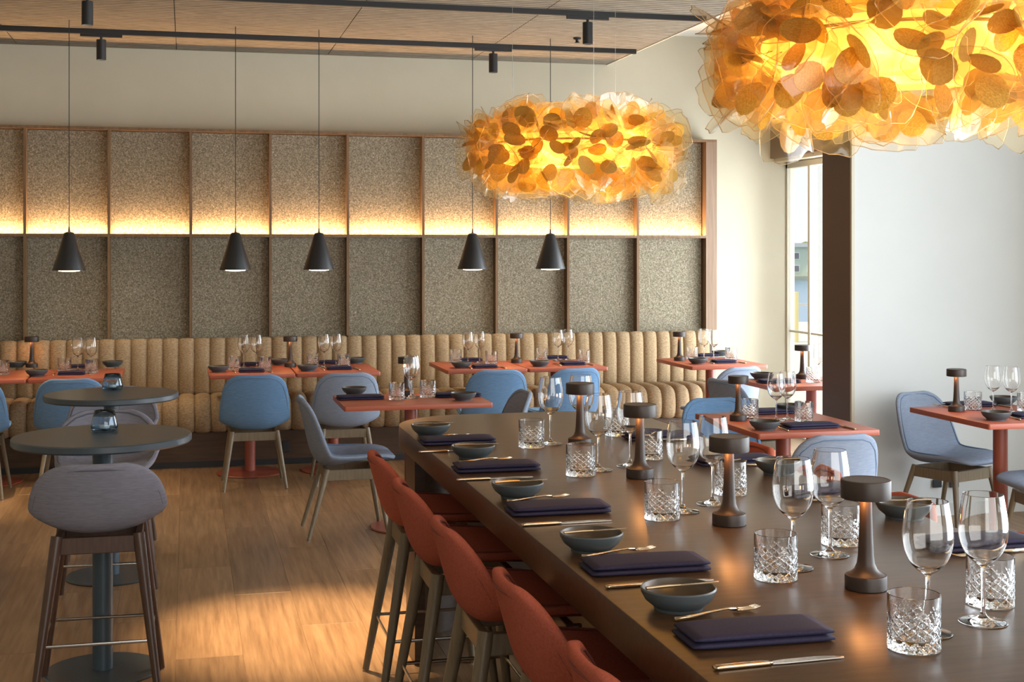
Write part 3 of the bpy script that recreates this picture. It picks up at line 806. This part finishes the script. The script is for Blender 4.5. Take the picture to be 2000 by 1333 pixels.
# dining tables: pixel feet on the 0.75 m tops
Zt = .75
T = {'A0': ('banquette table at the left picture edge', dict(b=[(32, 718, 'back')], t=[(5, 732, 'only')], l=(62, 718), n=[])),
     'A1': ('banquette table behind the round bar tables', dict(b=[(72, 735, 'front'), (220, 717, 'back')], t=[(126, 726, 'left'), (179, 729, 'right')], w=[(144, 726, 'left'), (159, 726, 'right')], n=[(157, 719, 'back'), (140, 732, 'front')])),
     'A2': ('left table of the middle banquette pair', dict(b=[(427, 727, 'front'), (545, 713, 'back')], t=[(457, 723, 'left'), (518, 724, 'right')], w=[(476, 719, 'left'), (498, 719, 'right')], n=[(486, 715, 'back'), (491, 727, 'front')], l=(567, 717))),
     'A3': ('right table of the middle banquette pair', dict(b=[(601, 725, 'front'), (694, 710, 'back')], t=[(611, 716, 'left'), (672, 718, 'right')], w=[(633, 717, 'left'), (655, 716, 'right')], n=[(637, 711, 'back'), (662, 722, 'front')])),
     'A4': ('left table of the right banquette pair', dict(b=[(901, 719, 'front')], t=[(890, 708, 'left'), (960, 711, 'right')], w=[(914, 711, 'left'), (937, 709, 'right')], n=[(918, 706, 'back'), (946, 719, 'front')], l=(1009, 709))),
     'A5': ('right table of the right banquette pair', dict(b=[(1054, 716, 'front')], t=[(1058, 705, 'left'), (1141, 709, 'right')], w=[(1090, 705, 'left'), (1108, 704, 'right')], n=[(1086, 701, 'back'), (1118, 713, 'front')])),
     'A6': ('corner table at the end of the banquette', dict(b=[(1363, 711, 'front'), (1408, 696, 'back')], t=[(1352, 702, 'left'), (1428, 703, 'right')], w=[(1375, 703, 'left'), (1394, 705, 'right')], n=[(1380, 697, 'back'), (1413, 709, 'front')], l=(1327, 705))),
     'B': ('freestanding table before the banquette', dict(b=[(692, 771, 'left'), (905, 782, 'right')], t=[(775, 781, 'left'), (836, 776, 'right')], w=[(800, 779, 'left'), (822, 777, 'right')], n=[(703, 780, 'left'), (893, 775, 'right')], l=(794, 772))),
     'C': ('table between the long table and the pier', dict(b=[(1543, 806, 'far'), (1494, 840, 'near')], t=[(1464, 817, 'left'), (1570, 823, 'right')], w=[(1516, 823, 'left'), (1552, 822, 'right')], n=[(1497, 808, 'far'), (1580, 836, 'near')], l=(1442, 822))),
     'D': ('table before the white pier', dict(b=[(1960, 790, 'far'), (1946, 821, 'near')], t=[(1900, 801, 'left'), (2004, 803, 'right')], w=[(1940, 804, 'left'), (1968, 806, 'right')], n=[(1893, 794, 'far'), (2022, 815, 'near')], l=(1868, 804))),
     'E': ('window table behind the brown pier', dict(b=[(1487, 741, 'left')], t=[(1588, 747, 'only')], w=[(1598, 744, 'only')], n=[(1520, 748, 'only')], l=(1567, 740)))}
for key, (ds, d) in T.items():
    for u, v, q in d.get('b', []):
        put(bowl, u, v, Zt, 0, '%s blue grey bread bowl on %s' % (q, ds), 'bread bowls')
    for u, v, q in d.get('t', []): put(tumb, u, v, Zt, u*.1, '%s cut crystal tumbler on %s' % (q, ds), 'crystal tumblers')
    for u, v, q in d.get('w', []): put(wine, u, v, Zt, 0, '%s wine glass on %s' % (q, ds), 'wine glasses')
    for u, v, q in d.get('n', []):
        rz = 0 if key in 'B' else (R(88) if key[0] == 'A' else 0)
        if key[0] == 'A': rz = 0
        o = put(napk, u, v, Zt, rz, '%s folded navy napkin on %s' % (q, ds), 'navy napkins')
        if key[0] in 'A': o.scale = (.66, 1, 1)
        x, y = P(u, v, Zt)
        if key[0] == 'A' and q == 'front':
            knife.place(x+.125, y+.01, Zt+E, R(95), 'knife right of the front napkin on %s' % ds, 'table knives')
            fork.place(x-.120, y+.01, Zt+E, R(92), 'fork left of the front napkin on %s' % ds, 'table forks')
        if key in 'CD':
            knife.place(x+.17, y-.01, Zt+E, R(95), 'knife right of the %s napkin on %s' % (q, ds), 'table knives')
            fork.place(x-.165, y-.01, Zt+E, R(92), 'fork left of the %s napkin on %s' % (q, ds), 'table forks')
    if 'l' in d:
        u, v = d['l']; put(tlamp, u, v, Zt, 0, 'bronze mushroom table lamp on %s' % ds, 'bronze table lamps')
        x, y = P(u, v, Zt)
        lamp('table_lamp_light', 'POINT', (x-.026, y-.02, Zt+.182), .16, (1, .42, .12), shadow_soft_size=.012)

# votives on the round tables
def make_votive():
    prof = [(0, 0), (.040, 0), (.047, .004), (.0515, .016), (.0505, .030), (.044, .056), (.038, .082), (.0362, .0825), (.0352, .082), (.042, .055), (.0482, .030), (.0490, .017), (.043, .009), (0, .008)]
    return single('votive_holder', 'candle holder', MB().lathe(prof, 48), M['smoke'], auto=0)
vot = Proto(make_votive())
def make_tea():
    t = thing('tealight', '', 'candle')
    MB().lathe([(0, 0), (.019, 0), (.019, .014), (0, .013)], 24).build('wax', M['wax'], t)
    MB().rod((0, 0, .012), (0, 0, .020), .0008, n=6).build('wick', M['black'], t)
    return t
tea = Proto(make_tea())
for i, (u, v, q) in enumerate(((204, 843, 'front'), (220, 762, 'rear'))):
    x, y = P(u, v, .91)
    vot.place(x, y, .91+E, 0, 'smoked blue glass votive on the %s round bar table' % q, 'smoked votives')
    tea.place(x, y, .91+.0092, 0, 'white tealight inside the votive on the %s round table' % q, 'tealights')

# sockets
def socket(x, y, z, lb, w=.085, h=.085):
    t = thing('wall_socket', lb, 'socket', (x, y, z), 0, 'black sockets')
    MB().box(-w/2, w/2, -.010, 0, -h/2, h/2).build('plate', M['socket'], t, bevel=.003, smooth=False)
    MB().lathe([(0, 0), (.020, 0), (.020, .003), (.017, .003), (.017, .0005), (0, .0005)], 20).build('outlet', M['black'], t).rotation_euler = (R(90), 0, 0)
    t.children[-1].location = (0, -.010, 0)
for u, v, lb in ((558, 872, 'black socket low on the banquette plinth between two chairs'),):
    r = (u-1000)/F; t = 10.245/(cs-r*sn); socket(t*(sn+r*cs), 10.245, CH-(v-HY)*t/F, lb, .05, .085)
for u, lb in ((1828, 'left black socket low on the white pier behind chair legs'), (1861, 'right black socket low on the white pier behind chair legs')):
    r = (u-1000)/F; t = 7.32/(cs-r*sn); socket(t*(sn+r*cs), 7.32, CH-(944-HY)*t/F, lb, .06, .05)

# ------------------------------------------------------------ gold petal chandeliers
def petal_mesh():
    mb = MB(); L, Wd = .138, .072
    def sf(x, y):  # cupped surface: pinched at y=0, curling up at the tip and the sides
        return .9*(y/L)**2*.022+4.2*x*x*(1-.3*y/L)
    def pt(a, b, off=0):
        y = L*b; e = b
        wd = Wd*(1-(1-min(1, e/.55))**2.0)**.5*(1-(max(0, e-.72)/.28)**3*.42) if e > 0 else .002
        x = (-1+2*a)*max(wd, .003)
        return (x, y-(.010*((-1+2*a)**4) if b > .95 else 0), sf(x, y)+off)
    mb.mi = 0; mb.grid(lambda a, b: pt(a, b), 8, 9)
    mb.mi = 1
    cy_, ry, rx = .082, .036, .032; vs = [(0, cy_, sf(0, cy_)+.0012)]; n = 14
    for k in (.55, 1):
        for i in range(n):
            a = 2*math.pi*i/n; x = rx*k*math.cos(a); y = cy_+ry*k*math.sin(a)*(1-.12*math.cos(a))
            vs.append((x, y, sf(x, y)+.0012))
    fs = [(0, 1+i, 1+(i+1) % n) for i in range(n)]+[(1+i, 1+n+i, 1+n+(i+1) % n, 1+(i+1) % n) for i in range(n)]
    mb.add(vs, fs)
    mb.mi = 2
    rim = [pt(a/6, 1) for a in range(7)]+[pt(1, b/9) for b in range(8, 1, -1)]
    rim = [pt(0, b/9) for b in range(2, 9)]+rim
    mb.tube(rim, .0009, 4)
    me = mb.build('petal', [M['sheet'], M['spot'], M['rim']], None, auto=0)
    return me
pet = petal_mesh(); pused = False
def chandelier(label, cx, cy, cz, seed, a=.300, h=.062):
    global pused
    rnd = random.Random(seed)
    t = thing('petal_chandelier', label, 'chandelier', (cx, cy, cz), 0, 'gold petal chandeliers')
    NC = 62
    for k in range(NC):
        zf = 1-2*(k+.5)/NC; ph = k*2.399963
        # spread over a flattened drum
        q = abs(zf)
        nz = math.copysign(q**1.0, zf); nr = math.sqrt(max(0, 1-nz*nz))
        rr = a*nr**.45; zz = h*math.copysign(abs(nz)**.55, nz)
        p = Vector((rr*math.cos(ph), rr*math.sin(ph), zz+rnd.uniform(-.015, .015)))
        nn = Vector((math.cos(ph)*nr**1.2, math.sin(ph)*nr**1.2, nz*1.1)).normalized()
        nn = (nn+Vector((rnd.uniform(-.3, .3), rnd.uniform(-.3, .3), rnd.uniform(-.3, .3)))).normalized()
        e = nn.orthogonal().normalized(); e.rotate(Matrix.Rotation(rnd.uniform(0, 6.28), 3, nn))
        for i in range(4):
            d = e.copy(); d.rotate(Matrix.Rotation(math.pi/2*i+rnd.uniform(-.25, .25), 3, nn))
            tilt = R(rnd.uniform(2, 58))
            yv = (d*math.cos(tilt)+nn*math.sin(tilt)).normalized(); zv = (nn*math.cos(tilt)-d*math.sin(tilt)).normalized(); xv = yv.cross(zv)
            m4 = Matrix((xv, yv, zv)).transposed().to_4x4(); m4.translation = p
            if pused: o = pet.copy(); COL.objects.link(o)
            else: o = pet; pused = True
            o.parent = t; s_ = rnd.uniform(.85, 1.15); o.matrix_local = m4 @ Matrix.Scale(s_, 4)
    pr = []
    for q in range(-12, 13):
        sa, ca = math.sin(q*math.pi/24), math.cos(q*math.pi/24)
        pr.append((max(0, (a-.012)*max(ca, 0)**.45) if abs(q) < 12 else 0, math.copysign((h-.004)*abs(sa)**.55, sa)))
    MB().lathe(pr, 48).build('inner_diffuser', M['core'], t, auto=0)
    MB().tube([(.30*math.cos(2*math.pi*i/40), .30*math.sin(2*math.pi*i/40), .02) for i in range(40)], .004, 6, closed=True).build('ring_frame', M['steel'], t)
    for ax, ay in ((.2, .12), (-.2, .12), (0, -.25)):
        MB().rod((ax, ay, .02), (ax, ay, 3.217-cz), .0007, n=6).build('suspension_wire', M['steel'], t)
def core_mat():
    m = bpy.data.materials.new('chandelier_diffuser'); m.use_nodes = True; n, l = nodes(m); n.remove(n['Principled BSDF'])
    tc = n.new('ShaderNodeTexCoord'); nz = n.new('ShaderNodeTexNoise'); nz.inputs['Scale'].default_value = 7; nz.inputs['Detail'].default_value = 1
    l.new(tc.outputs['Object'], nz.inputs[0])
    mr = n.new('ShaderNodeMapRange'); mr.inputs[1].default_value = .5; mr.inputs[2].default_value = .75; mr.inputs[3].default_value = 2.6; mr.inputs[4].default_value = 12
    l.new(nz.outputs[0], mr.inputs[0])
    e = n.new('ShaderNodeEmission'); e.inputs[0].default_value = (1, .52, .10, 1); l.new(mr.outputs[0], e.inputs[1])
    l.new(e.outputs[0], n['Material Output'].inputs[0]); return m
M['core'] = core_mat()
chandelier('smaller looking gold petal chandelier over the far end of the long table', 1.37, 4.68, 1.985, 3)
chandelier('large gold petal chandelier at the top right over the near end of the long table', 1.44, 2.50, 2.03, 11)

# ------------------------------------------------------------ outside the corner window
struct(MB().box(XR+.2, 40, -10, 29, -.25, -.06).build('exterior_terrace', mat('pale_paving', (.62, .58, .50), .8), smooth=False))
struct(MB().box(-300, 900, 29.5, 318, -6.2, -6.0).build('exterior_water', mat('harbour_water', (.10, .20, .30), .25), smooth=False))
struct(MB().box(-300, 900, 318, 600, -6.2, -5.0).build('exterior_shore', mat('shore_ground', (.35, .36, .28), .9), smooth=False))
col = MB().box(6.475, 7.4, 12.95, 13.10, -.06, 4.2).build('exterior_column', M['white'], smooth=False); struct(col)
bd = thing('harbour_building', 'pale green building across the water outside the window', 'building', (150, 320, -5))
MB().box(-22, 22, 0, 14, 0, 7.6).build('wall', mat('pale_green_render', (.55, .62, .48), .8), bd, smooth=False)
MB().box(-23, 23, -1, 15, 7.6, 8.6).build('roof', mat('pale_roof', (.6, .58, .55), .8), bd, smooth=False)
wm = mat('dark_window', (.12, .13, .16), .2)
for ix in range(11):
    for iz in range(2):
        f = MB().box(-20+ix*4-.9, -20+ix*4+.9, -.15, .1, 1+iz*3.3, 2.9+iz*3.3).build('window', M['white'], bd, smooth=False)
        MB().box(-20+ix*4-.7, -20+ix*4+.7, -.2, -.14, 1.2+iz*3.3, 2.7+iz*3.3).build('pane', wm, f, smooth=False)
leaf = textured('far_foliage', (.12, .17, .06), (.28, .35, .15), noise=1.2, rough=.9)
for i in range(9):
    x = 96+i*15; hh = 11+3*math.sin(i*2.1)
    t = thing('far_tree', '%s green tree in the line behind the harbour building' % ['first','second','third','fourth','fifth','sixth','seventh','eighth','ninth'][i], 'tree', (x, 345, -5), i, 'trees across the water')
    MB().rod((0, 0, 0), (0, 0, hh*.5), .4, .25).build('trunk', M['legwood'], t)
    mb = MB(); rr = random.Random(i)
    def blob(a, b):
        th_, ph_ = a*2*math.pi, b*math.pi
        q = 1+.18*math.sin(5*th_+i)*math.sin(4*ph_)+.1*math.sin(9*th_)*math.sin(7*ph_)
        return (6.4*q*math.sin(ph_)*math.cos(th_), 6.4*q*math.sin(ph_)*math.sin(th_), hh*.62-hh*.42*q*math.cos(ph_))
    mb.grid(blob, 20, 12); mb.build('crown', leaf, t)
def ext(u, v0, v1, d):
    r = (u-1000)/F; return d*(sn+r*cs), d*(cs-r*sn), CH-(v0-HY)*d/F, CH-(v1-HY)*d/F
yp = tag(MB().rod((0, 0, -.06), (0, 0, .86), .09, n=16).build('yellow_bollard', mat('yellow_paint', (.80, .66, .26), .5)), 'yellow bollard outside on the terrace, seen through the corner window', 'bollard')
x, y, _, _ = ext(1550, 575, 640, 24.5); yp.location = (x, y, 0)
rl = thing('quay_railing', 'thin metal railing along the quay outside the window', 'railing', (x, y+1.6, -.06))
MB().rod((-5, 0, .62), (9, 0, .62), .03).build('top_rail', M['steel'], rl)
for q in range(-4, 9, 2): MB().rod((q+.6, 0, 0), (q+.6, 0, .62), .025).build('post', M['steel'], rl)
